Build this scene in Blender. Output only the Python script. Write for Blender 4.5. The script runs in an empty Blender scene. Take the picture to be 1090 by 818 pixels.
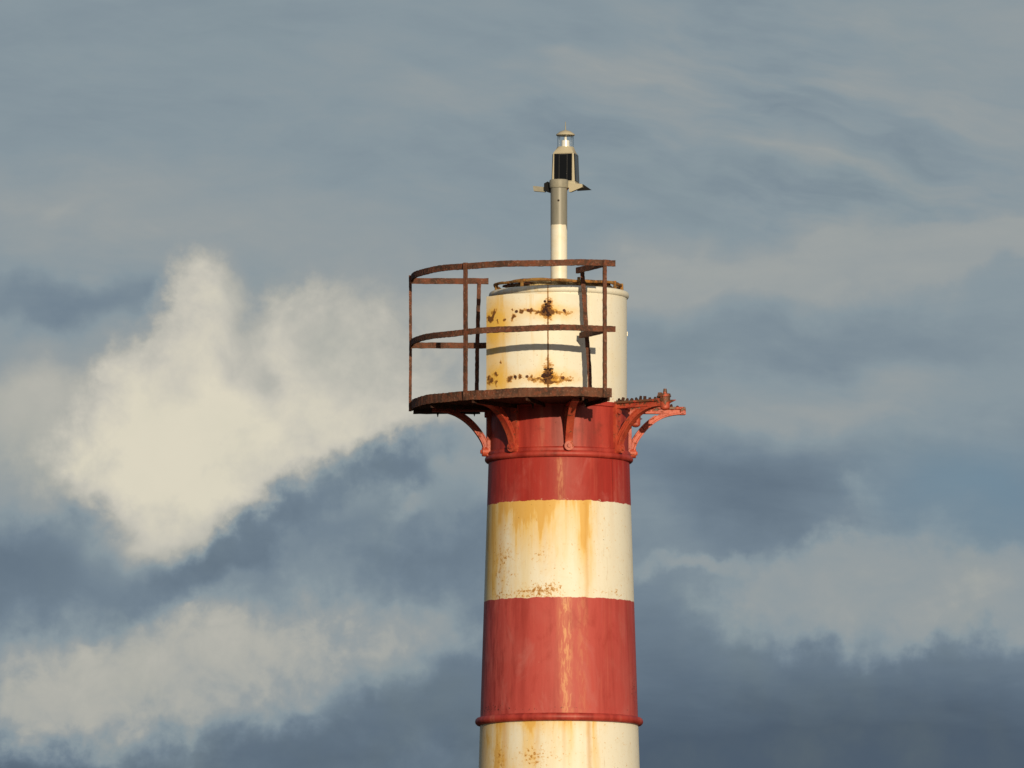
import bpy, math, random
from mathutils import Vector, Matrix
random.seed(7)
sc = bpy.context.scene
COL = sc.collection
rad = math.radians

# ------------------------------------------------------------------ survey of the place
# The lighthouse stands on the origin; the viewer stands ~79 m away with a long lens.
# Heights on the tower are noted in "courses" (py) on its axis, 130 courses to the metre.
F, THETA, HC, D = 10300.0, math.atan(1021 / 10300.0), 1.7, 78.86
def Z(py): return HC + D * math.tan(THETA + math.atan((409 - py) / F))
def M(px): return px / 130.0
C1 = 400.0 / (Z(400) - Z(800)); C0 = 400 + C1 * Z(400)     # py = C0 - C1*z

SUN_AZ, SUN_EL = 13.4, 9.6       # degrees right of straight behind the viewer, above horizon
a, e = rad(SUN_AZ), rad(SUN_EL)
SUN = Vector((math.sin(a) * math.cos(e), -math.cos(a) * math.cos(e), math.sin(e)))

# ------------------------------------------------------------------ node helper
class G:
    def __init__(s, tree):
        s.t = tree; s.nodes = tree.nodes; s.links = tree.links
    def put(s, sock, v):
        if v is None: return
        if isinstance(v, bpy.types.NodeSocket): s.links.new(v, sock)
        elif isinstance(v, (tuple, list)) and sock.type == 'RGBA' and len(v) == 3: sock.default_value = (*v, 1)
        else: sock.default_value = v
    def new(s, typ, **kw):
        n = s.nodes.new(typ)
        for k, v in kw.items(): setattr(n, k, v)
        return n
    def m(s, op, a, b=None, c=None, clamp=False):
        n = s.new('ShaderNodeMath', operation=op, use_clamp=clamp)
        for i, v in enumerate((a, b, c)): s.put(n.inputs[i], v)
        return n.outputs[0]
    def add(s, a, b): return s.m('ADD', a, b)
    def mul(s, a, b): return s.m('MULTIPLY', a, b)
    def sub(s, a, b): return s.m('SUBTRACT', a, b)
    def sum(s, L):
        r = L[0]
        for x in L[1:]: r = s.add(r, x)
        return r
    def v(s, op, a, b=None, scale=None):
        n = s.new('ShaderNodeVectorMath', operation=op)
        s.put(n.inputs[0], a)
        if b is not None: s.put(n.inputs[1], b)
        if scale is not None: s.put(n.inputs['Scale'], scale)
        return n.outputs['Value'] if op in ('LENGTH', 'DOT_PRODUCT') else n.outputs[0]
    def sep(s, v):
        n = s.new('ShaderNodeSeparateXYZ'); s.put(n.inputs[0], v); return n.outputs
    def comb(s, x, y, z=0.0):
        n = s.new('ShaderNodeCombineXYZ')
        for i, q in enumerate((x, y, z)): s.put(n.inputs[i], q)
        return n.outputs[0]
    def noise(s, vec, scale=1, detail=4, rough=.5, dist=0, color=False, lac=2.0):
        n = s.new('ShaderNodeTexNoise')
        s.put(n.inputs['Vector'], vec); n.inputs['Scale'].default_value = scale
        n.inputs['Detail'].default_value = detail; n.inputs['Roughness'].default_value = rough
        n.inputs['Distortion'].default_value = dist; n.inputs['Lacunarity'].default_value = lac
        return n.outputs['Color'] if color else n.outputs[0]
    def ss(s, x, a, b, lo=0.0, hi=1.0, lin=False):
        n = s.new('ShaderNodeMapRange', interpolation_type='LINEAR' if lin else 'SMOOTHSTEP')
        s.put(n.inputs['Value'], x)
        for k, q in (('From Min', a), ('From Max', b), ('To Min', lo), ('To Max', hi)): s.put(n.inputs[k], q)
        return n.outputs[0]
    def blob(s, vec, cx, cy, ra, rb, rot=0, amp=1.0, core=0.0):
        n = s.new('ShaderNodeMapping', vector_type='TEXTURE')
        s.put(n.inputs['Vector'], vec)
        n.inputs['Location'].default_value = (cx, cy, 0); n.inputs['Rotation'].default_value = (0, 0, rad(rot))
        n.inputs['Scale'].default_value = (ra, rb, 1)
        return s.ss(s.v('LENGTH', n.outputs[0]), core, 1.0, amp, 0.0)
    def mix(s, f, a, b, mode='MIX'):
        n = s.new('ShaderNodeMix', data_type='RGBA', blend_type=mode)
        s.put(n.inputs[0], f); s.put(n.inputs[6], a); s.put(n.inputs[7], b)
        return n.outputs[2]
    def mixf(s, f, a, b): return s.add(s.mul(s.sub(1.0, f), a), s.mul(f, b))
    def ramp(s, f, stops):
        n = s.new('ShaderNodeValToRGB'); el = n.color_ramp.elements
        while len(el) < len(stops): el.new(.5)
        for q, (p, c) in zip(el, stops):
            q.position = p; q.color = (*c, 1) if len(c) == 3 else c
        s.put(n.inputs[0], f); return n.outputs[0]

def lin(r, g, b):
    f = lambda c: (c / 255) / 12.92 if c / 255 <= .04045 else ((c / 255 + .055) / 1.055) ** 2.4
    return (f(r), f(g), f(b))

# ------------------------------------------------------------------ sky
def make_world():
    w = bpy.data.worlds.new("World"); sc.world = w; w.use_nodes = True
    t = w.node_tree; t.nodes.clear(); g = G(t)
    d = g.new('ShaderNodeTexCoord').outputs['Generated']
    x, y, z = g.sep(d)
    az = g.m('ARCTAN2', x, y); el = g.m('ARCSINE', z)
    P = g.m('MULTIPLY_ADD', az, 103.0, 5.45); Q = g.m('MULTIPLY_ADD', el, -103.0, 14.30)
    dn = g.v('MULTIPLY', d, (103.0, 103.0, 103.0))
    dflat = g.v('MULTIPLY', d, (38.0, 38.0, 130.0))
    # domain warp
    w1 = g.v('SUBTRACT', g.noise(dn, .9, 2, .5, color=True), (.5, .5, .5))
    w2 = g.v('SUBTRACT', g.noise(dn, 3.0, 5, .55, color=True), (.5, .5, .5))
    def warped(a1, a2):
        v = g.v('ADD', g.v('SCALE', w1, scale=a1), g.v('SCALE', w2, scale=a2))
        vx, vy, vz = g.sep(v)
        return g.comb(g.add(P, vx), g.add(Q, vz))
    soft = warped(.9, .30); crisp = warped(.30, .24); fine = warped(.8, .55)
    n_big = g.sub(g.noise(dn, .55, 7, .55), .5)
    n_mid = g.sub(g.noise(dn, 1.7, 8, .56, .3), .5)
    n_fine = g.sub(g.noise(dn, 6.0, 6, .6), .5)
    n_wisp = g.sub(g.noise(dflat, .8, 7, .6, .9), .5)
    n_wisp2 = g.sub(g.noise(dflat, 2.6, 6, .6, .6), .5)
    def layer(space, L, extra, dep=None, gate=False):
        # every blob waits for the one before it, which keeps the shader's stack small
        acc = g.sum(extra) if not gate else g.mul(extra[0], 0.0001)
        if dep is not None: acc = g.m('MULTIPLY_ADD', dep, 1e-7, acc)
        for q in L:
            n = g.new('ShaderNodeVectorMath', operation='MULTIPLY_ADD')
            g.put(n.inputs[0], acc); n.inputs[1].default_value = (1e-7,) * 3; g.put(n.inputs[2], space)
            acc = g.add(acc, g.blob(n.outputs[0], q[0]/100, q[1]/100, q[2]/100, q[3]/100, q[4], q[5]))
        if gate: acc = g.m('MULTIPLY_ADD', g.sum(extra), g.ss(acc, .0, .22), acc)   # ragged only where there is cloud
        return acc
    # base brightness against height: grey veil in view, unseen dark cloud added overhead to dim ambient light
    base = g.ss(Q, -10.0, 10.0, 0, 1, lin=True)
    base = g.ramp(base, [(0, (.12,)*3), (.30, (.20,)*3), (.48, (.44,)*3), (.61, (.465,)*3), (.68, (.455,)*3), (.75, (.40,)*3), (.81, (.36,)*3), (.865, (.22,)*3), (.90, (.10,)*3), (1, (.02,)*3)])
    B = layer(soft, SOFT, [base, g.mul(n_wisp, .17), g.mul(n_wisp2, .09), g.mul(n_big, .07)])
    # cirrus streaks and the long pale bank across the upper right
    sw = g.sep(w1)
    sv = g.comb(g.m('MULTIPLY_ADD', P, .42, g.mul(sw[0], .5)), g.m('MULTIPLY_ADD', Q, 1.9, g.m('MULTIPLY_ADD', P, -.42, g.mul(sw[2], 1.0))))
    st1 = g.noise(sv, .9, 6, .52, .25); st2 = g.noise(g.v('MULTIPLY', sv, (1, -1, 1)), 1.9, 5, .55, .2)
    streaks = g.add(g.ss(st1, .40, .72, -.045, .085), g.ss(st2, .42, .70, -.02, .03))
    B = g.m('MULTIPLY_ADD', streaks, layer(soft, STREAK, [.15], B), B)
    ob = layer(soft, BANK, [g.mul(n_wisp, .55), g.mul(g.sub(st1, .5), .7)], B)
    B = g.mixf(g.ss(ob, .26, .70, 0, .85), B, g.add(.605, g.mul(n_wisp, .12)))
    # grey cloud on the right
    dg = g.m('MINIMUM', layer(fine, GREY, [g.mul(n_mid, .60), g.mul(n_wisp, .35), g.mul(n_fine, .18)], B, True), 1.2)
    B = g.mixf(g.ss(dg, .05, .95), B, g.sum([.54, g.mul(n_wisp, .26), g.mul(n_mid, .20), g.mul(g.sub(st1, .5), .16)]))
    # cumulus: pale haze behind, then the billows
    dh = layer(soft, CUMHAZE, [g.mul(n_mid, .25)], B)
    B = g.mixf(g.ss(dh, .02, 1.0, 0, .9), B, g.sum([.76, g.mul(n_mid, .12), g.mul(n_big, .1)]))
    dc = layer(crisp, CUM, [g.mul(n_mid, .55), g.mul(n_fine, .24)], B)
    inner = layer(crisp, CUMSHADE, [.82, g.mul(n_mid, .42), g.mul(n_big, .12), g.mul(n_fine, .10), g.ss(dc, .3, 1.6, -.06, .06)], dc)
    B = g.mixf(g.ss(dc, .15, .82), B, inner)
    # lower sunlit veils
    dv = layer(fine, VEIL, [g.mul(n_mid, 1.05), g.mul(n_fine, .12)], B, True)
    B = g.mixf(g.ss(dv, .12, 1.25, 0, .95), B, g.sum([.71, g.mul(n_mid, .26), g.mul(n_fine, .04), g.mul(n_big, .1)]))
    # dark slate scud in front
    dd = layer(fine, DARK, [g.mul(n_mid, 1.4), g.mul(n_fine, .34)], B, True)
    B = g.mixf(g.ss(dd, .04, 1.25, 0, .93), B, g.sum([.185, g.mul(n_mid, .26), g.mul(n_big, .10)]))
    # sunlit gaps inside the scud
    dl = layer(fine, GAPS, [g.mul(n_mid, 1.0), g.mul(n_fine, .25)], B, True)
    B = g.mixf(g.ss(dl, .28, 1.3, 0, .85), B, .67)
    cloud = g.ramp(B, [(0, lin(76, 91, 108)), (.15, lin(94, 110, 126)), (.30, lin(114, 130, 144)), (.45, lin(136, 150, 158)),
                       (.58, lin(151, 158, 160)), (.70, lin(175, 175, 168)), (.85, lin(200, 196, 184)), (1.0, lin(221, 214, 194))])
    # the low sun brightens the clouds on its own side of the sky
    toward = g.v('DOT_PRODUCT', d, tuple(SUN))
    cloud = g.mix(g.ss(toward, .3, 1.0, 0, .5), cloud, (.80, .66, .48))
    sky = g.new('ShaderNodeTexSky', sky_type='NISHITA', sun_disc=False, sun_elevation=rad(SUN_EL),
                sun_rotation=rad(180 - SUN_AZ), altitude=10, air_density=1.0, dust_density=1.0, ozone_density=1.2)
    cloud = g.mix(g.blob(soft, 10.6, 5.38, 2.0, .95, 8, .75), cloud, lin(112, 138, 156))
    cover = g.ss(n_big, -.2, .0, .90, .98)
    blue = g.v('SCALE', sky.outputs[0], scale=NISHITA)
    col = g.mix(g.m('MAXIMUM', cover, 0.0), blue, cloud)
    bg = g.new('ShaderNodeBackground'); g.put(bg.inputs[0], col); bg.inputs[1].default_value = 1.0
    o = g.new('ShaderNodeOutputWorld'); g.links.new(bg.outputs[0], o.inputs[0])
    w.cycles.sampling_method = 'MANUAL'; w.cycles.sample_map_resolution = 1024
NISHITA = .06
SOFT = [(150,240,420,85,3,.10), (70,322,240,34,0,-.15), (650,75,260,50,-8,.08), (1040,80,280,120,0,.08), (620,180,160,40,0,.05), (760,90,200,20,6,.05), (300,20,300,50,0,-.02),
        (860,212,180,36,8,-.06), (930,185,220,24,10,.05), (880,284,460,64,-5,.18), (620,300,160,50,0,.06), (480,305,200,60,0,.09), (40,370,130,50,0,.08),
        (880,360,330,50,0,-.09), (880,432,380,60,-2,.09), (790,522,240,90,4,-.20), (1060,540,160,80,8,-.05),
        (690,560,80,80,0,.03), (900,800,560,130,-4,-.15), (60,130,280,90,0,-.03), (700,690,110,130,0,-.05), (260,800,300,90,0,.06)]
STREAK = [(820,110,420,190,0,1.0), (960,210,260,110,0,.7), (520,140,260,120,0,.35), (900,430,300,120,0,.4), (150,240,300,120,0,.2)]
BANK = [(890,286,440,54,-5,1.0), (1060,266,220,50,-4,.5), (660,300,150,30,0,.35), (130,250,260,50,4,.45), (880,440,260,38,-3,.45)]
GREY = [(985,634,300,84,4,1.1), (1120,624,220,60,-8,.6), (890,598,200,60,-20,.4), (715,604,110,24,-10,.9), (810,640,180,80,0,.35),
        (930,528,60,40,0,.5), (850,682,150,40,0,.4), (960,690,90,26,-12,.35)]
CUMHAZE = [(450,420,260,150,10,1.0), (330,400,260,200,0,.5), (20,460,150,115,0,.85), (160,545,240,120,0,.6), (60,400,150,80,0,.5), (500,330,160,60,0,.3)]
CUM = [(219,332,88,104,0,1.15), (240,400,100,100,0,.7), (322,382,126,124,0,1.45), (150,440,112,122,0,1.15), (225,490,250,150,0,1.05),
       (350,440,280,150,0,1.1), (140,565,180,84,-14,.65), (60,500,110,70,0,.25), (425,420,170,150,15,.4), (400,370,110,84,25,.75), (268,318,20,60,-6,-.2)]
CUMSHADE = [(262,335,34,90,-8,-.18), (247,393,30,46,-20,-.14), (285,408,24,34,0,-.12), (180,500,280,150,-10,.17), (470,360,200,150,0,-.12), (330,330,80,70,0,-.06), (380,400,140,90,0,-.05)]
VEIL = [(80,735,340,130,-4,1.05), (300,705,250,110,-8,.85), (40,780,150,70,0,.45), (450,670,150,90,-15,.5), (200,590,120,70,-30,.5), (380,600,160,60,-20,.15)]
DARK = [(0,605,200,112,0,1.15), (205,620,180,44,-27,.95), (330,545,220,74,-26,.95), (450,485,150,60,-10,.7), (490,590,150,100,-10,.8), (380,610,140,60,-10,.35),
        (330,860,480,100,-5,.85), (480,770,240,130,-14,.6), (110,555,110,50,0,.25), (630,640,160,140,0,.3)]
GAPS = [(425,535,74,40,-35,.8), (300,590,50,60,0,.4), (505,505,70,50,0,.45), (470,605,70,44,0,.45), (350,560,46,36,0,.35), (500,690,90,60,-20,.6), (175,590,64,48,-25,.6), (540,540,60,60,0,.3)]
make_world()

# ------------------------------------------------------------------ materials
def material(name):
    m = bpy.data.materials.new(name); m.use_nodes = True
    t = m.node_tree; t.nodes.clear(); g = G(t)
    b = g.new('ShaderNodeBsdfPrincipled'); o = g.new('ShaderNodeOutputMaterial'); g.links.new(b.outputs[0], o.inputs[0])
    return m, g, b
def bump(g, b, h, strength, dist=.01):
    n = g.new('ShaderNodeBump'); n.inputs['Strength'].default_value = strength; n.inputs['Distance'].default_value = dist
    g.put(n.inputs['Height'], h); g.links.new(n.outputs[0], b.inputs['Normal'])
def pos(g): return g.new('ShaderNodeNewGeometry').outputs['Position']
def deco(g):
    """surface coordinates on the tower: (angle, course) in hundreds of courses"""
    p = pos(g); x, y, z = g.sep(p)
    A = g.m('ARCTAN2', x, g.mul(y, -1.0)); C = g.m('MULTIPLY_ADD', z, -C1 / 100, C0 / 100)
    return p, A, C

WHITE = (.81, .78, .69)
def paint_material():
    m, g, b = material('banded_tower_paint')
    p, A, C = deco(g)
    dv = g.comb(g.mul(A, .75), C)
    streak = g.noise(g.v('MULTIPLY', p, (9, 9, .55)), 1, 6, .6)
    streak2 = g.noise(g.v('MULTIPLY', p, (26, 26, .9)), 1, 5, .6)
    blot = g.noise(p, 3.0, 6, .6)
    speck = g.noise(p, 42, 4, .65)
    wob = g.mul(g.sub(g.noise(p, 12, 5, .72), .5), .05)
    Cw = g.add(C, wob)
    def band(a, b_, soft=.004): return g.mul(g.ss(Cw, a - soft, a + soft), g.ss(Cw, b_ - soft, b_ + soft, 1, 0))
    red = g.mix(g.ss(C, 5.3, 6.5), (.375, .031, .024), (.475, .075, .066))
    red = g.mix(g.ss(streak, .40, .68, 0, .45), red, (.22, .016, .013))
    red = g.mix(g.ss(streak2, .52, .72, 0, .30), red, (.52, .13, .09))
    red = g.mix(g.ss(blot, .50, .72, 0, .35), red, (.48, .11, .10))
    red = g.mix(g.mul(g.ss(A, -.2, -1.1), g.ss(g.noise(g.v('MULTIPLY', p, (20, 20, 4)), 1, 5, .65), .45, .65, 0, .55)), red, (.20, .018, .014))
    def st(x, w, c0, c1, amp=1):   # a run down the plate at horizontal place x, from course c0 to c1
        ang = math.asin(max(-.99, min(.99, x / 79.0)))
        ww = w / 79.0 / max(.35, math.cos(ang))
        wav = g.mul(g.sub(g.noise(p, 5, 3, .6), .5), ww * .9)
        q = g.m('ABSOLUTE', g.sub(g.add(A, wav), ang))
        fall = g.mul(g.ss(C, (c0 - 3) / 100, (c0 + 3) / 100), g.ss(C, c0 / 100, c1 / 100, 1, 0, lin=True))
        return g.mul(g.mul(g.ss(q, 0.0, ww, amp, 0), fall), 1.0)
    # rust run on the lower red band, crackled
    run = g.add(st(7, 9, 640, 1100, .85), st(23, 10, 640, 1000, .25))
    run = g.add(run, st(1, 7, 495, 800, .45))
    crack = g.ss(g.noise(g.v('MULTIPLY', p, (40, 40, 9)), 1, 5, .65, .6), .46, .58)
    red = g.mix(g.mul(g.mul(run, .95), g.add(g.mul(crack, .75), .25)), red, (.72, .38, .18))
    chip = g.ss(g.noise(p, 34, 5, .72), .70, .735)
    red = g.mix(g.mul(chip, .6), red, (.62, .30, .22))
    red = g.mix(g.mul(g.ss(g.noise(p, 52, 4, .7), .70, .75), .7), red, (.10, .022, .014))
    fade = g.noise(g.v('MULTIPLY', p, (5, 5, 2.2)), 1, 7, .65, .5)
    red = g.mix(g.ss(fade, .52, .70, 0, .45), red, (.50, .15, .14))
    red = g.mix(g.ss(fade, .46, .30, 0, .35), red, (.28, .02, .014))
    # white with rust staining: broad washes bleeding from the joint above, then narrow runs
    wz = g.v('SUBTRACT', g.noise(g.v('MULTIPLY', p, (9, 9, 1.6)), 1, 5, .65, color=True), (.5, .5, .5))
    wq = g.sep(wz)
    dvw = g.comb(g.m('MULTIPLY_ADD', wq[0], .26, g.mul(A, .79)), g.m('MULTIPLY_ADD', wq[2], .6, C))
    wash = g.sum([g.blob(dvw, q[0], q[1], q[2], q[3], 0, q[4]) for q in (
        (-.10, 5.3, .80, .95, .85), (-.12, 5.3, .6, .30, .35), (-.20, 5.55, .17, .75, .75), (.27, 5.5, .17, .95, .75), (.30, 6.0, .13, .9, .4), (-.92, 5.6, .42, 1.1, .9), (-.95, 6.1, .22, .8, .55), (-.5, 5.4, .5, .6, .6),
        (-.68, 7.7, .16, .9, 1.0), (-.90, 8.0, .16, .7, .7), (-.28, 7.7, .13, .8, .7), (.06, 7.7, .12, .7, .75), (.36, 7.75, .08, 1.2, .8), (-.1, 7.65, .9, .30, .6), (-.45, 8.2, .3, .4, .3))])
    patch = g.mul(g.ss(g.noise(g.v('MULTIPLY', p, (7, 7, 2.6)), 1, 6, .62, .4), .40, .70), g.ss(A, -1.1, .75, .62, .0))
    wash = g.add(wash, patch)
    wash = g.m('MINIMUM', g.mul(wash, g.add(.62, g.ss(streak2, .28, .72, 0, .55))), 1.1)
    sx = [st(29, 3.5, 539, 760, .75), st(-16, 4, 539, 640, .35), st(-62, 5, 539, 720, .45), st(8, 4, 539, 600, .3), st(57, 4, 539, 640, .2), st(42, 3, 539, 640, .2)]
    sx += [st(-54, 5, 773, 940, .8), st(-22, 5, 773, 880, .5), st(4, 3, 773, 860, .5), st(29, 3.5, 773, 1000, .95), st(-75, 6, 773, 940, .5)]
    runs = g.m('MINIMUM', g.sum(sx), 1.0)
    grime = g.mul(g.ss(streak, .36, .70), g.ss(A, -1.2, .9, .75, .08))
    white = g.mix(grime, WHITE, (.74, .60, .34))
    white = g.mix(g.ss(g.noise(p, 7, 6, .7), .52, .75, 0, .45), white, (.70, .62, .46))
    white = g.mix(g.mul(g.m('MINIMUM', wash, 1.0), .86), white, (.78, .49, .10))
    white = g.mix(g.mul(g.ss(wash, .78, 1.1), .4), white, (.60, .29, .04))
    white = g.mix(g.mul(runs, .6), white, (.56, .27, .04))
    scratch = g.mul(g.ss(g.noise(g.v('MULTIPLY', p, (70, 70, 5)), 1, 4, .6), .60, .68), g.ss(streak, .45, .6))
    white = g.mix(g.mul(scratch, .35), white, (.42, .22, .06))
    spots = g.sum([g.blob(dv, -.20, 6.36, .42, .16, 0, .21), g.blob(dv, -.66, 6.0, .25, .5, 0, .12), g.blob(dv, -.19, 5.94, .18, .10, -30, .12),
                   g.blob(dv, -.25, 8.1, .25, .2, 0, .15), g.blob(dv, .6, 6.36, .3, .06, 0, .1), g.blob(dv, -.7, 6.4, .35, .12, 0, .13), g.blob(dv, -.62, 8.1, .15, .3, 0, .15)])
    rust = g.ss(g.add(speck, spots), .69, .76)
    white = g.mix(g.ss(g.add(speck, spots), .60, .70, 0, .6), white, (.66, .36, .07))
    white = g.mix(g.mul(rust, .9), white, (.38, .16, .022))
    iswhite = g.add(band(5.395, 6.42), g.ss(Cw, 7.685, 7.695))
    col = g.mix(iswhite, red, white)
    # dark scabs low on the right of the red band
    scab = g.sum([g.blob(dv, .98, 7.35, .22, .45, 0, .16), g.blob(dv, -.8, 7.56, .5, .09, 0, .16), g.blob(dv, 0, 7.6, 2, .05, 0, .10)])
    col = g.mix(g.ss(g.add(g.noise(p, 60, 3, .6), scab), .72, .78), col, (.05, .018, .012))
    # chipped edge of the bands
    lap = g.mul(g.ss(g.m('ABSOLUTE', g.sub(C, 5.39)), 0, .02, 1, 0), g.ss(g.noise(p, 22, 3, .6), .60, .66))
    col = g.mix(g.mul(lap, .8), col, (.80, .68, .52))
    g.put(b.inputs['Base Color'], col)
    g.put(b.inputs['Roughness'], g.add(.46, g.mul(blot, .2))); b.inputs['Specular IOR Level'].default_value = .32
    bump(g, b, g.sum([g.mul(streak2, .4), g.mul(blot, 1.2), g.mul(rust, .4)]), .22, .01)
    return m

def drum_material():
    m, g, b = material('weathered_red_iron_paint')
    p, A, C = deco(g)
    streak = g.noise(g.v('MULTIPLY', p, (10, 10, .8)), 1, 6, .6)
    blot = g.noise(p, 4, 6, .65)
    col = g.mix(g.ss(streak, .4, .65), (.44, .050, .036), (.27, .022, .016))
    col = g.mix(g.ss(streak, .30, .40, .6, 0), col, (.50, .13, .09))
    col = g.mix(g.mul(g.ss(blot, .55, .70), .6), col, (.20, .03, .02))
    spec = g.ss(g.noise(p, 38, 4, .7), .66, .72)
    col = g.mix(g.mul(spec, .8), col, (.06, .02, .012))
    flake = g.ss(g.noise(p, 26, 5, .7), .69, .74)
    col = g.mix(g.mul(flake, .55), col, (.62, .36, .24))
    g.put(b.inputs['Base Color'], col); g.put(b.inputs['Roughness'], g.add(.4, g.mul(blot, .25)))
    bump(g, b, g.add(blot, g.mul(spec, .5)), .3, .01)
    return m

def bracket_material():
    m, g, b = material('red_painted_cast_iron')
    p, A, C = deco(g)
    blot = g.noise(p, 9, 6, .65)
    col = g.mix(g.ss(blot, .4, .65), (.52, .085, .042), (.36, .04, .022))
    top = g.ss(C, 4.40, 4.335)
    r = g.ss(g.add(g.noise(p, 24, 5, .7), g.mul(top, .17)), .56, .68)
    col = g.mix(r, col, (.13, .055, .028))
    g.put(b.inputs['Base Color'], col); b.inputs['Roughness'].default_value = .5
    bump(g, b, g.add(g.noise(p, 40, 4, .6), r), .35, .008)
    return m

def rust_material(name, mid, dark, pale, amt):
    m, g, b = material(name)
    p = pos(g)
    n1 = g.noise(p, 9, 6, .65); n2 = g.noise(p, 55, 5, .7); n3 = g.noise(p, 28, 4, .7)
    col = g.mix(g.ss(n1, .38, .62), mid, dark)
    col = g.mix(g.mul(g.ss(n3, .48, .62), .7), col, (mid[0] * 1.35, mid[1] * .95, mid[2] * .8))
    col = g.mix(g.mul(g.ss(n2, .56, .70), amt), col, pale)
    col = g.mix(g.mul(g.ss(n2, .40, .30), .8), col, (.03, .014, .01))
    g.put(b.inputs['Base Color'], col); b.inputs['Roughness'].default_value = .8
    b.inputs['Specular IOR Level'].default_value = .25
    bump(g, b, g.add(n2, n3), .55, .01)
    return m

def tank_material():
    m, g, b = material('cream_painted_steel')
    p, A, C = deco(g); x, y, z = g.sep(p)
    X = g.mul(x, 1.3)                         # hundreds of courses from the axis
    dv = g.comb(X, C)
    wv = g.v('SUBTRACT', g.noise(p, 11, 4, .65, color=True), (.5, .5, .5))
    wx, wy, wz = g.sep(wv)
    front = g.ss(y, .0, -.05)
    wf = g.sep(g.v('SUBTRACT', g.noise(p, 30, 4, .65, color=True), (.5, .5, .5)))
    dw = g.comb(g.m('MULTIPLY_ADD', wf[0], .10, g.m('MULTIPLY_ADD', wx, .10, X)), g.m('MULTIPLY_ADD', wf[2], .10, g.m('MULTIPLY_ADD', wz, .12, C)))
    dws = g.comb(g.m('MULTIPLY_ADD', wx, .16, X), g.m('MULTIPLY_ADD', wz, .12, C))
    n = g.noise(p, 5, 6, .65); n2 = g.noise(p, 36, 5, .7)
    streak = g.noise(g.v('MULTIPLY', p, (16, 16, 1.2)), 1, 5, .6)
    col = g.mix(g.ss(n, .45, .7, 0, .35), WHITE, (.80, .70, .50))
    col = g.mix(g.mul(g.ss(streak, .5, .68), g.ss(X, -.75, .1, .8, .08)), col, (.72, .50, .20))
    def sum_blobs(L, v): return g.sum([g.blob(v, *q) for q in L])
    # wide yellow bleeding
    bleed = sum_blobs([(-.12, 3.40, .50, .14, 0, .9), (-.12, 4.10, .50, .13, 0, .9), (-.64, 3.46, .34, .34, 0, .9), (-.64, 4.14, .32, .26, 0, 1.0), (-.70, 3.75, .22, .7, 0, .95),
                       (-.12, 3.35, .16, .28, 0, .6), (-.12, 4.05, .16, .26, 0, .6)], dws)
    col = g.mix(g.mul(g.m('MINIMUM', g.mul(bleed, g.add(.35, g.mul(n, .9))), 1.0), front), col, (.80, .50, .11))
    # corroded hinge straps beside the seam
    strap = sum_blobs([(-.20, 3.415, .32, .035, 8, 1.0), (-.02, 3.415, .30, .03, -8, .8), (-.20, 4.13, .34, .035, 8, 1.0), (-.02, 4.13, .32, .03, -8, .8)], dw)
    cross = sum_blobs([(-.12, 3.37, .08, .20, 0, 1.0), (-.14, 3.39, .19, .08, 0, .5), (-.12, 4.06, .085, .22, 0, 1.0), (-.09, 4.08, .21, .09, 0, .5)], dw)
    spots = [(-.40, 3.40, .035, .035, 0, 1.2), (-.30, 3.39, .03, .03, 0, 1.1), (.05, 3.39, .028, .03, 0, 1.1), (-.49, 3.46, .035, .08, 25, 1.2), (-.50, 3.38, .02, .03, 0, 1),
             (-.70, 3.42, .035, .11, 25, 1.3), (-.74, 3.46, .04, .05, 0, 1.2), (-.66, 3.49, .02, .05, 0, 1), (-.58, 3.48, .02, .04, 0, 1.1), (-.73, 3.58, .03, .05, 0, .9),
             (-.52, 4.12, .045, .06, 35, 1.3), (-.47, 4.10, .018, .05, -10, 1.2), (-.41, 4.09, .04, .04, 0, 1.2), (-.30, 4.09, .02, .03, 0, 1.0), (-.67, 4.06, .03, .06, -30, 1.2), (-.72, 4.13, .05, .06, 0, 1.2),
             (-.66, 4.15, .02, .06, 0, 1), (-.62, 3.93, .02, .03, 0, 1.1), (-.75, 4.08, .03, .05, 0, 1.1), (.03, 4.10, .03, .03, 0, .7), (.10, 4.13, .05, .02, 0, .8)]
    dsp = g.comb(g.m('MULTIPLY_ADD', wf[0], .07, g.m('MULTIPLY_ADD', wx, .06, X)), g.m('MULTIPLY_ADD', wf[2], .07, g.m('MULTIPLY_ADD', wz, .07, C)))
    sp = sum_blobs(spots, dsp)
    seam = g.blob(g.comb(X, C), -.12, 3.78, .011, 1.3, 0, 1.4)
    rr = g.mul(g.add(g.sum([g.mul(strap, .75), cross, sp, seam]), g.mul(g.sub(n2, .5), 1.9)), front)
    col = g.mix(g.ss(rr, .22, .50, 0, .85), col, (.50, .23, .035))
    col = g.mix(g.ss(rr, .50, .92, 0, .92), col, (.115, .048, .018))
    # thin hairline cracks & grime
    col = g.mix(g.mul(g.ss(g.noise(p, 60, 3, .6), .66, .72), .6), col, (.40, .24, .10))
    # rust lying along the lower and upper edges
    edge = g.mul(g.ss(C, 4.22, 4.33), .9)
    col = g.mix(g.mul(g.ss(g.add(n2, g.mul(edge, .2)), .66, .80), .75), col, (.50, .27, .08))
    g.put(b.inputs['Base Color'], col); g.put(b.inputs['Roughness'], g.ss(rr, .2, .6, .52, .85)); b.inputs['Specular IOR Level'].default_value = .28
    bump(g, b, g.sum([g.mul(n, .6), g.ss(rr, .2, .8, 0, .8)]), .25, .01)
    return m

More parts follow.
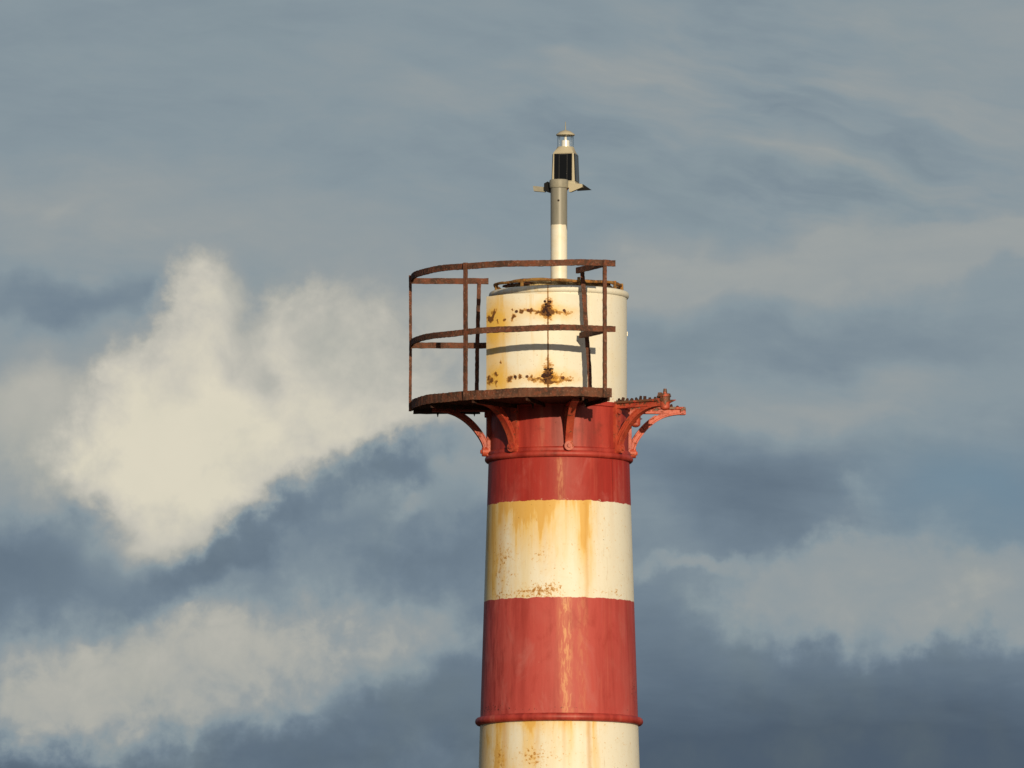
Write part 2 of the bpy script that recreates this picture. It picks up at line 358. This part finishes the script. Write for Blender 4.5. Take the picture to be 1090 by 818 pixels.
def mast_material():
    m, g, b = material('half_painted_galvanised_pipe')
    p, A, C = deco(g)
    w_ = g.add(C, g.mul(g.ss(g.add(A, g.mul(C, 0)), .9, 1.3), -.055))
    edge = g.ss(g.add(w_, g.mul(g.sub(g.noise(p, 30, 4, .7), .5), .02)), 2.388, 2.398)
    galv = g.mix(g.noise(g.v('MULTIPLY', p, (30, 30, 5)), 1, 6, .7), (.17, .165, .14), (.31, .30, .26))
    wh = g.mix(g.ss(g.noise(p, 12, 4, .6), .45, .7, 0, .4), WHITE, (.75, .64, .42))
    col = g.mix(edge, galv, wh)
    low = g.mul(g.ss(C, 2.955, 3.0), g.ss(g.noise(p, 40, 4, .7), .40, .56))
    col = g.mix(low, col, (.42, .20, .05))
    g.put(b.inputs['Base Color'], col); b.inputs['Roughness'].default_value = .45
    return m

def roof_material():
    m, g, b = material('rusty_yellowed_roof_plate')
    p = pos(g)
    n = g.noise(p, 14, 6, .7); n2 = g.noise(p, 50, 4, .7)
    col = g.mix(g.ss(n, .36, .56), (.70, .56, .30), (.24, .13, .035))
    col = g.mix(g.ss(n2, .52, .66), col, (.08, .045, .02))
    g.put(b.inputs['Base Color'], col); b.inputs['Roughness'].default_value = .7
    bump(g, b, g.add(n, n2), .4, .01)
    return m

def plain(name, col, rough=.5, metal=0.0, var=.25, scale=20, spec=.5):
    m, g, b = material(name)
    n = g.noise(pos(g), scale, 5, .65)
    c = g.mix(n, tuple(q * (1 - var) for q in col), tuple(min(1, q * (1 + var)) for q in col))
    g.put(b.inputs['Base Color'], c); b.inputs['Roughness'].default_value = rough
    b.inputs['Metallic'].default_value = metal; b.inputs['Specular IOR Level'].default_value = spec
    return m
MT = dict(
    paint=paint_material(), drum=drum_material(), bracket=bracket_material(), tank=tank_material(), mast=mast_material(), roof=roof_material(),
    rust=rust_material('rusted_iron_bar', (.150, .064, .040), (.066, .035, .025), (.40, .24, .19), .6),
    rustdark=rust_material('dark_rusted_plate', (.065, .027, .018), (.026, .014, .011), (.20, .09, .06), .25),
    pipe=rust_material('rusted_yellow_pipe', (.36, .20, .06), (.12, .06, .025), (.62, .48, .22), .7),
    dark=plain('dark_corroded_bolt', (.028, .018, .014), .8),
    beige=plain('sun_bleached_plastic', (.48, .43, .32), .5, 0, .10),
    cell=plain('solar_cell_glass', (.004, .005, .007), .06, 0, .2, 20, .22),
    line=plain('cell_busbar', (.035, .035, .035), .4),
    lens_led=plain('led_cluster', (.93, .92, .90), .12),
    black=plain('blackened_steel', (.006, .006, .007), .6, 0, .2, 20, .2),
    galv=plain('galvanised_steel', (.29, .275, .225), .55, 0, .3, 40),
    concrete=plain('weathered_concrete', (.30, .28, .25), .9, 0, .3, 3),
)
def glass_material():
    # thin clear tube: see-through, darker where the wall is seen edge-on, with a faint reflection
    m, g, b = material('clear_lens_plastic'); out = [n for n in g.nodes if n.type == 'OUTPUT_MATERIAL'][0]; g.nodes.remove(b)
    lw = g.new('ShaderNodeLayerWeight'); lw.inputs[0].default_value = .35
    tr = g.new('ShaderNodeBsdfTransparent'); gl = g.new('ShaderNodeBsdfGlossy'); gl.inputs['Roughness'].default_value = .06
    g.put(tr.inputs[0], g.mix(g.ss(lw.outputs['Facing'], .35, .95), (.96, .97, .97), (.45, .50, .53)))
    mx = g.new('ShaderNodeMixShader'); g.put(mx.inputs[0], g.mul(lw.outputs['Fresnel'], .5))
    g.links.new(tr.outputs[0], mx.inputs[1]); g.links.new(gl.outputs[0], mx.inputs[2]); g.links.new(mx.outputs[0], out.inputs[0])
    return m
MT['glass'] = glass_material()

# ------------------------------------------------------------------ mesh builder
class MB:
    def __init__(s): s.v = []; s.f = []
    def quadstrip(s, rings, closed_u=True, closed_v=False, caps=False):
        base = len(s.v); n = len(rings[0])
        for r in rings: s.v += [tuple(q) for q in r]
        R = len(rings)
        for i in range(R if closed_v else R - 1):
            for j in range(n if closed_u else n - 1):
                a = base + i * n + j; b_ = base + i * n + (j + 1) % n
                c = base + ((i + 1) % R) * n + (j + 1) % n; d = base + ((i + 1) % R) * n + j
                s.f.append((a, b_, c, d))
        if caps:
            s.f.append(tuple(range(base + n - 1, base - 1, -1)))
            s.f.append(tuple(base + (R - 1) * n + j for j in range(n)))
        return s
    def lathe(s, prof, segs=96, c=(0, 0, 0), caps=True):
        rings = [[(c[0] + r * math.cos(2 * math.pi * j / segs), c[1] + r * math.sin(2 * math.pi * j / segs), c[2] + z) for j in range(segs)] for r, z in prof]
        return s.quadstrip(rings, True, False, caps)
    def arc(s, r0, r1, z0, z1, p0, p1, n=60, jit=0.0, zw=None):
        rings = []
        for i in range(n + 1):
            p = rad(p0 + (p1 - p0) * i / n); sx, cy = math.sin(p), -math.cos(p)
            dz = zw(i / n) if zw else 0
            J = lambda: random.uniform(-jit, jit)
            rings.append([((r + J()) * sx, (r + J()) * cy, z + dz + J()) for r, z in ((r0, z0), (r1, z0), (r1, z1), (r0, z1))])
        return s.quadstrip(rings, True, False, True)
    def bar(s, pts, w, h, side, up=None, jit=0.0, sub=10):
        """rectangular bar along a polyline: w along `side`, h along the other cross direction"""
        side = Vector(side).normalized(); P = []
        for a, b_ in zip(pts[:-1], pts[1:]):
            a, b_ = Vector(a), Vector(b_)
            P += [a.lerp(b_, k / sub) for k in range(sub)]
        P.append(Vector(pts[-1])); rings = []
        for i, q in enumerate(P):
            t = (P[min(i + 1, len(P) - 1)] - P[max(i - 1, 0)]).normalized()
            o = t.cross(side).normalized()
            J = lambda: Vector((random.uniform(-jit, jit), random.uniform(-jit, jit), random.uniform(-jit, jit)))
            rings.append([q + side * sx * w / 2 + o * so * h / 2 + J() for sx, so in ((-1, -1), (1, -1), (1, 1), (-1, 1))])
        return s.quadstrip(rings, True, False, True)
    def tube(s, pts, r, n=10, closed=False, jit=0.0):
        P = [Vector(q) for q in pts]; N = len(P); rings = []
        for i, q in enumerate(P):
            t = ((P[(i + 1) % N] - P[i - 1]) if closed else (P[min(i + 1, N - 1)] - P[max(i - 1, 0)])).normalized()
            u = t.cross(Vector((0, 0, 1)));  u = Vector((1, 0, 0)) if u.length < 1e-3 else u.normalized()
            w_ = t.cross(u)
            rr = r + random.uniform(-jit, jit)
            rings.append([q + (u * math.cos(2 * math.pi * k / n) + w_ * math.sin(2 * math.pi * k / n)) * rr for k in range(n)])
        return s.quadstrip(rings, True, closed, not closed)
    def cone(s, a, b_, r0, r1, n=12):
        a, b_ = Vector(a), Vector(b_); t = (b_ - a).normalized()
        u = t.cross(Vector((0, 0, 1))); u = Vector((1, 0, 0)) if u.length < 1e-3 else u.normalized()
        w_ = t.cross(u)
        return s.quadstrip([[q + (u * math.cos(2 * math.pi * k / n) + w_ * math.sin(2 * math.pi * k / n)) * r for k in range(n)] for q, r in ((a, r0), (b_, r1))], True, False, True)
    def ball(s, c, r, n=12, sq=(1, 1, 1)):
        rings = []
        for i in range(n // 2 + 1):
            th = math.pi * (.02 + .96 * i / (n // 2))
            rings.append([(c[0] + r * sq[0] * math.sin(th) * math.cos(2 * math.pi * k / n), c[1] + r * sq[1] * math.sin(th) * math.sin(2 * math.pi * k / n), c[2] + r * sq[2] * math.cos(th)) for k in range(n)])
        return s.quadstrip(rings, True, False, True)
    def prism(s, poly, t0, t1, f):
        """polygon (a,b) pushed from t0 to t1; f(a,b,t) gives the point"""
        base = len(s.v); n = len(poly)
        s.v += [tuple(f(a, b_, t0)) for a, b_ in poly] + [tuple(f(a, b_, t1)) for a, b_ in poly]
        s.f.append(tuple(base + n - 1 - j for j in range(n))); s.f.append(tuple(base + n + j for j in range(n)))
        for j in range(n): s.f.append((base + j, base + (j + 1) % n, base + n + (j + 1) % n, base + n + j))
        return s
    def box(s, c, hx, hy, hz, taper=1.0):
        return s.quadstrip([[(c[0] - hx * k, c[1] - hy * k, c[2] + z), (c[0] + hx * k, c[1] - hy * k, c[2] + z), (c[0] + hx * k, c[1] + hy * k, c[2] + z), (c[0] - hx * k, c[1] + hy * k, c[2] + z)] for z, k in ((-hz, 1), (hz, taper))], True, False, True)
    def build(s, name, mat, parent=None, smooth=False, angle=35, bevel=0):
        import bmesh
        me = bpy.data.meshes.new(name); me.from_pydata([tuple(q) for q in s.v], [], s.f)
        bm = bmesh.new(); bm.from_mesh(me); bmesh.ops.recalc_face_normals(bm, faces=bm.faces)
        if bevel: bmesh.ops.bevel(bm, geom=[q for q in bm.edges if q.is_manifold and q.calc_face_angle(0) > .6], offset=bevel, segments=2, affect='EDGES', profile=.6)
        if smooth:
            for q in bm.faces: q.smooth = True
            for q in bm.edges: q.smooth = not (q.is_manifold and q.calc_face_angle(0) > rad(angle))
        bm.to_mesh(me); bm.free(); me.materials.append(MT[mat])
        o = bpy.data.objects.new(name, me); COL.objects.link(o)
        if parent: o.parent = parent
        return o

def thing(name, label, cat, loc=(0, 0, 0), group=None):
    o = bpy.data.objects.new(name, None); COL.objects.link(o); o.location = loc
    o['label'] = label; o['category'] = cat
    if group: o['group'] = group
    return o
def polar(R, phi, z): p = rad(phi); return Vector((R * math.sin(p), -R * math.cos(p), z))

# ------------------------------------------------------------------ lighthouse
LH = thing('lighthouse', 'red and white banded iron lighthouse with rusty broken gallery railing', 'lighthouse')

# tapering shaft
def shaft_r(py): return M(75.3 + (py - 500) * (85.4 - 75.3) / 318.0)
prof = [(shaft_r(py), Z(py)) for py in range(1650, 489, -20)]; prof.append((shaft_r(489), Z(489)))
MB().lathe(prof, 160).build('shaft', 'paint', LH, True)
MB().lathe([(M(150), 0.0), (M(150), .32), (M(142), .40), (M(100), .40)], 64).build('plinth', 'concrete', LH, True)
def torus_ring(R, zc, rh, rv, zoff=0, n=128):
    mb = MB(); rings = []
    for i in range(n):
        t = 2 * math.pi * i / n
        rings.append([((R + rh * math.cos(q)) * math.sin(t), -(R + rh * math.cos(q)) * math.cos(t), zc + rv * math.sin(q)) for q in [2 * math.pi * k / 12 for k in range(12)]])
    return mb.quadstrip(rings, True, True)
mr = torus_ring(M(85.0), Z(768.6), M(4.3), M(4.3)); mr.build('moulding', 'drum', LH, True, 60)
mb = torus_ring(M(75.5), Z(489.8), M(3.6), M(3.6)); mb.lathe([(M(75.8), Z(487)), (M(76.6), Z(484)), (M(75.2), Z(482)), (M(73), Z(482))], 128, caps=False)
mb.build('moulding', 'drum', LH, True, 60)
MB().lathe([(M(74.0), Z(488)), (M(74.0), Z(438.4)), (M(75.8), Z(437.6)), (M(75.8), Z(433.2)), (M(70), Z(433.0))], 128).build('bracket_drum', 'drum', LH, True, 30)
mb = MB()                                              # lapped plate joint down the right of the drum and shaft
mb.bar([polar(M(74.3), 57, Z(438)), polar(M(74.3), 57, Z(485))], M(5), M(1.2), polar(1, 147, 0), sub=4)
mb.bar([polar(M(75.2), 48, Z(494)), polar(M(76.6), 48, Z(538))], M(1.2), M(1.0), polar(1, 138, 0), sub=4)
mb.build('plate_joint', 'drum', LH)

# lantern drum
tank = MB().lathe([(M(72.4), Z(433.6)), (M(72.4), Z(318.4)), (M(71.5), Z(316))], 128).build('lantern_drum', 'tank', LH, True)
torus_ring(M(72.2), Z(315.2), M(2.6), M(3.6)).build('rim', 'tank', tank, True, 60)
def plate_R(phi): 
    t = max(0, min(1, (26 - phi) / 79.5)); return 73.6 + 22.4 * (t * t * (3 - 2 * t) * .45 + t * .55)
mb = MB(); rings = []
for i in range(49):
    phi = 26 - 79.5 * i / 48
    R = M(plate_R(phi)); zt = Z(321.6 + .5 * math.sin(i * .31) + random.uniform(-.12, .12))
    rings.append([polar(R - M(.8), phi, Z(432.8)), polar(R, phi, Z(432.8)), polar(R, phi, zt), polar(R - M(.8), phi, zt)])
mb.quadstrip(rings, True, False, True)
door = mb.build('curved_cover_plate', 'tank', tank, True, 30)
for py in (337, 408):                                  # lumps of scaled rust at the seam
    mb = MB()
    for k in range(26 if py < 370 else 34):
        gs = lambda q: max(-1.7, min(1.7, random.gauss(0, 1))) * q
        ph = -8.6 + gs(1.6 if py < 370 else 2.2); z = Z(py + gs(4.2))
        mb.ball(polar(M(plate_R(ph) + .1), ph, z), M(random.uniform(.5, 1.3)), 8, (1.3, .9, random.uniform(.7, 1.6)))
    mb.build('rust_scale', 'rustdark', door, True)
for px, py in ((-40, 340), (-30, 339), (5, 339), (-41, 409), (-31, 409), (4, 410)):
    mb = MB()
    ph = math.degrees(math.asin(px / 80.0)); rr_ = plate_R(ph)
    mb.cone(polar(M(rr_ - .2), ph, Z(py)), polar(M(rr_ + 1.4), ph, Z(py)), M(1.7), M(1.2), 8)
    mb.build('rivet', 'rust', door, True)
MB().box(polar(M(72.9), 88, Z(356)), M(.5), M(1.4), M(2.4)).build('lug', 'tank', tank, bevel=M(.3))

# lid and bent pipe on the roof
MB().lathe([(M(71.0), Z(313.5)), (M(66), Z(311.0)), (M(57), Z(309.2)), (M(57), Z(305.8)), (M(50), Z(304.0)), (M(8), Z(303.0))], 96).build('roof', 'roof', LH, True, 30)
pts = []
for i in range(72):
    p = 360 * i / 72; q = rad(p)
    pts.append(polar(M(67.2 + .9 * math.sin(3 * q + 1) + random.uniform(-.3, .3)), p, Z(305.2 + .9 * math.sin(2 * q + .7) + .6 * math.sin(5 * q) + random.uniform(-.25, .25))))
ringo = MB().tube(pts, M(1.75), 10, True, M(.35)).build('roof_ring', 'pipe', LH, True)
for p in (-82, -36, 18, 62, 84, 140, -140, 180):
    mb = MB(); mb.cone(polar(M(67.2), p, Z(312)), polar(M(67.2), p, Z(302.5 + random.uniform(-.5, 1))), M(2.0), M(1.6), 8)
    mb.build('ring_stub', 'pipe', ringo, True)
for p0, p1, d in ((-70, -30, 0), (20, 60, 1)): MB().arc(M(60 - d), M(64 - d), Z(308.6 - d), Z(306.4 - d), p0, p1, 24, M(.3)).build('roof_strip', 'rustdark', LH)

# mast
mast = MB().lathe([(M(8.9), Z(305)), (M(8.9), Z(193.5))], 40).build('mast', 'mast', LH, True)
MB().lathe([(M(8.7), Z(201)), (M(9.7), Z(200.5)), (M(10.1), Z(199)), (M(10.1), Z(193)), (M(9.6), Z(191.8)), (M(6), Z(191.6))], 40).build('collar', 'galv', mast, True, 40)
mb = MB(); mb.cone(polar(M(8.6), -3, Z(214.6)), polar(M(9.3), -3, Z(214.6)), M(1.25), M(1.1), 10); mb.build('set_screw', 'dark', mast)
MB().lathe([(M(8.6), Z(305)), (M(12.5), Z(304.4)), (M(12), Z(302.6)), (M(9.2), Z(302.0)), (M(8.7), Z(300.8))], 40).build('mast_flange', 'roof', mast, True, 40)

# cast brackets: local +x points away from the tower
ARC = [(80.5, 487), (81, 480), (83.6, 472), (88, 464.8), (93.8, 457.5), (100.5, 451.3), (107, 446.8), (114.5, 443.2), (124, 440.9), (134, 439.9)]
def lerp_poly(P, n):
    out = []
    for i in range(len(P) - 1):
        p0, p1, p2, p3 = P[max(i - 1, 0)], P[i], P[i + 1], P[min(i + 2, len(P) - 1)]
        for k in range(n):
            t = k / n
            out.append(tuple(.5 * (2 * p1[q] + (p2[q] - p0[q]) * t + (2 * p0[q] - 5 * p1[q] + 4 * p2[q] - p3[q]) * t * t + (3 * p1[q] - p0[q] - 3 * p2[q] + p3[q]) * t ** 3) for q in (0, 1)))
    out.append(P[-1]); return out
ARCS = lerp_poly(ARC, 3)
def loc(r, py, t): return (M(r), M(t), Z(py))
def offset(P, dist):
    out = []
    for i, (r, p) in enumerate(P):
        a_, b_ = P[max(i - 1, 0)], P[min(i + 1, len(P) - 1)]
        dx, dy = b_[0] - a_[0], b_[1] - a_[1]; L = math.hypot(dx, dy)
        out.append((r + dy / L * dist, p - dx / L * dist))
    return out
def bracket_bm():
    mb = MB()
    # foot plate against the drum
    mb.prism([(73.2, 433.6), (77.6, 433.6), (77.6, 486), (75.0, 488.0), (73.2, 488.0)], -4.2, 4.2, loc)
    # arm: web with flanges
    mb.prism([(77, 434.4), (134.2, 434.4), (134.2, 438.0), (77, 438.0)], -2.0, 2.0, loc)
    mb.prism([(75, 432.2), (135, 432.0), (135.4, 434.6), (75, 434.6)], -4.4, 4.4, loc)
    mb.prism([(77, 437.8), (118, 437.8), (118, 439.6), (77, 439.8)], -3.4, 3.4, loc)
    mb.prism([(130.5, 433.0), (136.0, 432.6), (136.0, 440.2), (130.5, 440.4)], -4.0, 4.0, loc)
    # curved strut: web and outer flange, as quads so the bend stays clean
    A0, A1, A2 = ARCS[2:], offset(ARCS, 1.8)[2:], offset(ARCS, 5.4)[2:]
    A3 = offset(ARCS, 6.8)[2:]
    mb.quadstrip([[loc(*p, -4.0), loc(*p, 4.0), loc(*q, 4.0), loc(*q, -4.0)] for p, q in zip(A0, A1)], True, False, True)
    mb.quadstrip([[loc(*p, -2.4), loc(*p, 2.4), loc(*q, 2.4), loc(*q, -2.4)] for p, q in zip(A1, A2)], True, False, True)
    mb.quadstrip([[loc(*p, -3.2), loc(*p, 3.2), loc(*q, 3.2), loc(*q, -3.2)] for p, q in zip(A2[:-9], A3[:-9])], True, False, True)
    return mb
BR = []
def make_bracket(phi, stubs, finial, label=None):
    rot = rad(phi - 90)
    if not BR:
        o = bracket_bm().build('support_bracket', 'bracket', LH, bevel=M(.35))
        b1 = MB(); b1.cone(loc(76, 482, 0), loc(82.4, 482, 0), M(5.4), M(5.0), 18); b1.cone(loc(82.2, 482, 0), loc(84.2, 482, 0), M(2.4), M(2.0), 8)
        b2 = MB(); b2.cone(loc(76, 442.4, 0), loc(79.6, 442.4, 0), M(3.8), M(3.4), 14)
        b1.build('boss', 'bracket', o, True, 40); b2.build('bolt_head', 'bracket', o, True, 40)
        BR.append(o)
    else:
        o = BR[0].copy(); COL.objects.link(o)
        for ch in BR_CHILDREN:
            c = ch.copy(); COL.objects.link(c); c.parent = o
    o.rotation_euler = (0, 0, rot); o.parent = LH
    if label: o['label'] = label
    return o
specs = [(-83, 0, 0), (-38.5, 0, 0), (7.2, 0, 0), (54, 1, 1), (97.5, 1, 0), (143, 1, 1)]
BR_CHILDREN = []
for phi, stubs, finial in specs:
    o = make_bracket(phi, stubs, finial)
    if not BR_CHILDREN: BR_CHILDREN = list(o.children)
    if not stubs: continue
    r = 79.0
    while r < 133:
        h = random.uniform(1.6, 4.4) if random.random() < .85 else .6
        mb = MB(); lean = random.uniform(-.8, .8)
        mb.cone(loc(r, 432.6, random.uniform(-1, 1)), loc(r + lean, 432.0 - h, random.uniform(-1, 1)), M(random.uniform(1.7, 2.5)), M(random.uniform(1.0, 1.8)), 7)
        mb.build('rusted_stub', 'rustdark', o, True)
        r += random.uniform(4.6, 7.0)
    if finial:
        mb = MB()
        mb.cone(loc(138, 442.5, 0), loc(138, 430.0, 0), M(5.0), M(5.6), 14); mb.ball(loc(138, 442, 0), M(4.8), 12, (1, 1, .6))
        mb.cone(loc(138, 430.5, 0), loc(138, 427.2, 0), M(6.6), M(5.6), 12); mb.cone(loc(138, 427.6, 0), loc(138, 422.0, 0), M(2.4), M(1.7), 10)
        mb.cone(loc(141, 436, 1), loc(151, 434.5, 1), M(2.4), M(.4), 8)
        mb.cone(loc(131.5, 430, 0), loc(131.5, 425.6, 0), M(3.0), M(2.2), 8)
        mb.build('finial', 'bracket', o, True, 40)

# gallery floor: what is left of it, from the left end round to the front right
RG = 157.0
zw = lambda t: M(.5) * math.sin(t * 9) + M(.25) * math.sin(t * 31)
fl = MB().arc(M(76.6), M(RG - 1.6), Z(437.0), Z(434.2), -90, 20, 80, M(.15)).build('gallery_floor', 'rustdark', LH)
MB().arc(M(RG - 1.5), M(RG), Z(437.6), Z(428.0), -90.3, 20.4, 120, M(.32), zw).build('kerb_strip', 'rust', fl)
for phi, s in ((-89.2, 1), (19.4, -1)):
    MB().bar([polar(M(84), phi, Z(438.2)), polar(M(RG - 2), phi, Z(438.2))], M(6), M(2.4), (0, 0, 1), jit=M(.2)).build('end_joist', 'rustdark', fl)
for phi in (-64, -38.5, -15, 7.2):
    MB().bar([polar(M(79), phi + 3.5, Z(439)), polar(M(RG - 3), phi + 2, Z(439))], M(4), M(2), (0, 0, 1), jit=M(.2)).build('floor_joist', 'rustdark', fl)
for px, d in ((-129, 3), (-90, 10), (-62, 40), (-28, 95), (27, 120), (-110, 60)):
    v = Vector((M(px), -M(d), 0)); R = v.length
    mb = MB(); mb.cone((v.x, v.y, Z(435.5)), (v.x, v.y, Z(439.5)), M(3.4), M(2.6), 8); mb.cone((v.x, v.y, Z(439)), (v.x, v.y, Z(444.5)), M(1.7), M(.3), 8)
    mb.build('hanging_bolt', 'dark', fl, True)

# railing
def wave(s0): return lambda t: M(.55) * math.sin(t * 7 + s0) + M(.3) * math.sin(t * 23 + s0)
MB().arc(M(RG - 2.0), M(RG + .6), Z(300.1), Z(293.7), -90.6, 21.9, 130, M(.2), wave(0)).build('top_rail', 'rust', LH)
MB().arc(M(RG - 2.0), M(RG + .6), Z(369.0), Z(362.8), -90.6, 21.9, 130, M(.2), wave(2)).build('middle_rail', 'rust', LH)
for phi, lean in ((-89.6, .4), (-38.7, .2), (17.4, 0)):
    p0, p1 = polar(M(RG + 1.4), phi, Z(438.2)), polar(M(RG + 1.4), phi, Z(293.6))
    pm = p0.lerp(p1, .5) + Vector((M(lean), 0, 0))
    MB().bar([p0, pm, p1], M(3.9), M(3.0), polar(1, phi + 90, 0), jit=M(.16), sub=24).build('railing_post', 'rust', LH)
# left return: two flat bars and an inner post
def flat(a_, b_, h, w, name='return_bar'):
    d = (Vector(b_) - Vector(a_)); side = Vector((0, 0, 1))
    return MB().bar([a_, b_], M(h), M(w), side, jit=M(.22), sub=16).build(name, 'rust', LH)
flat((M(-157), M(1.2), Z(299.2)), (M(-75), M(1.2), Z(299.4)), 6.2, 2.4)
flat((M(-157), M(1.2), Z(367.8)), (M(-73), M(1.2), Z(368.0)), 6.2, 2.4)
MB().bar([(M(-87.6), M(-1.6), Z(436)), (M(-87.0), M(-1.6), Z(368)), (M(-85.0), M(-1.6), Z(300.5))], M(4.2), M(2.6), (1, 0, 0), jit=M(.25), sub=20).build('railing_post', 'rust', LH)
# right return, with its bent inner post
flat((M(46.5), -M(143), Z(297.2)), (M(18.5), -M(80), Z(297.0)), 6.2, 2.4)
flat((M(46.5), -M(143), Z(366.8)), (M(22.5), -M(84), Z(366.0)), 6.0, 3.6)
MB().bar([(M(32.6), -M(92), Z(436)), (M(31.5), -M(90), Z(400)), (M(28.2), -M(86), Z(356)), (M(25.8), -M(83), Z(318)), (M(24.2), -M(82), Z(297))], M(4.4), M(3.0), (1, 0, 0), jit=M(.28), sub=12).build('railing_post', 'rust', LH)

# ------------------------------------------------------------------ solar beacon on the mast
BX, BY = M(7.2), M(22)
BC = thing('solar_beacon', 'small solar powered marine light with dark panels and clear lens on top of the mast', 'beacon', (BX, BY, Z(199)))
BC.rotation_euler = (0, 0, rad(-12))
SH = M(22) * .108                                      # standing behind the mast lowers it a little in view
def bz(py): return Z(py) + SH - Z(199)
hw = M(12.0)
mb = MB()
mb.quadstrip([[(-w_, -w_, z), (w_, -w_, z), (w_, w_, z), (-w_, w_, z)] for w_, z in ((M(13.4), bz(198)), (M(13.2), bz(195.2)), (M(12.3), bz(194.2)), (M(11.2), bz(164.0)))], True, False, True)
mb.build('housing', 'beige', BC, bevel=M(.5))
for k in range(4):
    Rm = Matrix.Rotation(k * math.pi / 2, 4, 'Z')
    def panel(x0, x1, p0, p1, d0, d1):
        m_ = MB(); vs = []
        for d in (d0, d1):
            for xx, pp in ((x0, p0), (x1, p0), (x1, p1), (x0, p1)):
                y_ = -(M(11.2) + (pp - 163.4) / 28.6 * M(1.1)) - M(d); vs.append(Rm @ Vector((M(xx), y_, bz(pp))))
        m_.v = vs; m_.f = [(0, 1, 2, 3), (4, 5, 6, 7), (0, 1, 5, 4), (1, 2, 6, 5), (2, 3, 7, 6), (3, 0, 4, 7)]
        return m_
    pn = panel(-9.6, 9.6, 164.8, 193.6, -.3, .9).build('solar_panel', 'cell', BC)
    l = panel(-4.6, -4.1, 165.4, 193, .9, 1.1); l2 = panel(4.1, 4.6, 165.4, 193, .9, 1.1); l.f += [tuple(i + 8 for i in f) for f in l2.f]; l.v += l2.v
    l3 = panel(-4.1, 4.1, 165.4, 165.9, .9, 1.1); l.f += [tuple(i + 16 for i in f) for f in l3.f]; l.v += l3.v
    l.build('cell_lines', 'line', pn)
mb = MB(); n = 32; rings = []
for t, z in ((0, 164.0), (.15, 163.0), (.6, 159.4), (.9, 157.4), (1, 156.6)):
    ring = []
    for k in range(n):
        q = 2 * math.pi * k / n + .0001; c_, s_ = math.cos(q), math.sin(q); m_ = M(11.3) / max(abs(c_), abs(s_)); r_ = M(9.0)
        R = m_ * (1 - t) + r_ * t; ring.append((R * c_, R * s_, bz(z)))
    rings.append(ring)
mb.quadstrip(rings, True, False, True).build('shoulder', 'beige', BC, True, 50)
MB().lathe([(M(8.8), bz(157)), (M(8.8), bz(143.8))], 40, caps=False).build('lens', 'glass', BC, True, 40)
mb = MB(); mb.lathe([(M(4.6), bz(156.8)), (M(4.4), bz(149.6)), (M(3.0), bz(149.0)), (M(1.5), bz(148.6)), (M(1.3), bz(146.0)), (M(1.0), bz(143.6))], 16); mb.build('lamp', 'lens_led', BC, True, 40)
MB().lathe([(M(9.2), bz(144.4)), (M(10.1), bz(144.0)), (M(9.9), bz(142.9)), (M(6.0), bz(140.0)), (M(2.0), bz(138.6)), (M(.5), bz(138.2))], 32).build('cap', 'beige', BC, True, 50)
MB().cone((0, 0, bz(138.8)), (0, 0, bz(129.4)), M(.75), M(.35), 8).build('bird_spike', 'galv', BC, True)
# mounting: square plate and two splayed arms that clamp the mast
MB().box((0, M(-2), bz(198.6)), M(15.5), M(15.5), M(1.2)).build('base_plate', 'beige', BC, bevel=M(.3))
def xz(a_, b_, t): return (M(a_), M(t), bz(b_))
a1 = MB(); a1.prism([(-31, 199.6), (-18, 201.2), (-18, 206.4), (-30, 205.2)], -22, -17, xz); a1.build('mounting_arm', 'galv', BC)
MB().prism([(-18.5, 197.5), (-14.5, 195.5), (-13, 207), (-18.5, 205)], -24, -12, xz).build('clamp', 'black', BC)
a2 = MB(); a2.prism([(3.5, 199.6), (16, 198.0), (22.6, 199.0), (22.8, 202.2), (10.4, 207.0), (8.4, 207.0), (8.2, 202.4), (3.5, 201.4)], -22, -17, xz); a2.build('mounting_arm', 'beige', BC)
MB().prism([(16, 197.0), (22.6, 198.6), (31.6, 204.8), (16, 205.4)], -16, -14.5, xz).build('wing', 'black', BC)
MB().cone(xz(5.2, 204.0, -24), xz(5.2, 204.0, -19), M(1.7), M(1.5), 8).build('clamp_bolt', 'rust', BC, True)

# ------------------------------------------------------------------ ground
def ground_material():
    m, g, b = material('coarse_shore_turf')
    p = pos(g)
    col = g.mix(g.ss(g.noise(p, .15, 8, .65), .4, .62), (.022, .030, .014), (.055, .046, .028))
    col = g.mix(g.mul(g.ss(g.noise(p, 4, 6, .7), .5, .7), .5), col, (.08, .066, .042))
    g.put(b.inputs['Base Color'], col); b.inputs['Roughness'].default_value = .95
    bump(g, b, g.noise(p, 6, 6, .7), .6, .08)
    return m
MT['ground'] = ground_material()
mb = MB(); S = 6000
mb.v = [(-S, -S, 0), (S, -S, 0), (S, S, 0), (-S, S, 0)]; mb.f = [(0, 1, 2, 3)]
gr = mb.build('ground', 'ground'); gr['kind'] = 'structure'; gr['label'] = 'dull coarse turf around the foot of the lighthouse'

# ------------------------------------------------------------------ sun, camera, colour
sl = bpy.data.lights.new('sun', 'SUN'); sl.energy = 3.55; sl.angle = rad(.53); sl.color = (1.0, .825, .55)
so = bpy.data.objects.new('sun', sl); COL.objects.link(so)
so.rotation_euler = SUN.to_track_quat('Z', 'Y').to_euler(); so.location = SUN * 100
cam = bpy.data.cameras.new('camera'); co = bpy.data.objects.new('camera', cam); COL.objects.link(co)
cam.sensor_width = 36; cam.lens = 36 * F / 1090; cam.clip_start = 1; cam.clip_end = 20000
co.location = (-(595 - 545) / 130.0, -D, HC); co.rotation_euler = (rad(90) + THETA, 0, 0)
sc.camera = co
vs = sc.view_settings; vs.view_transform = 'Standard'; vs.look = 'None'; vs.gamma = 1; vs.exposure = 0; vs.use_curve_mapping = False
sc.cycles.max_bounces = 8; sc.cycles.use_denoising = True
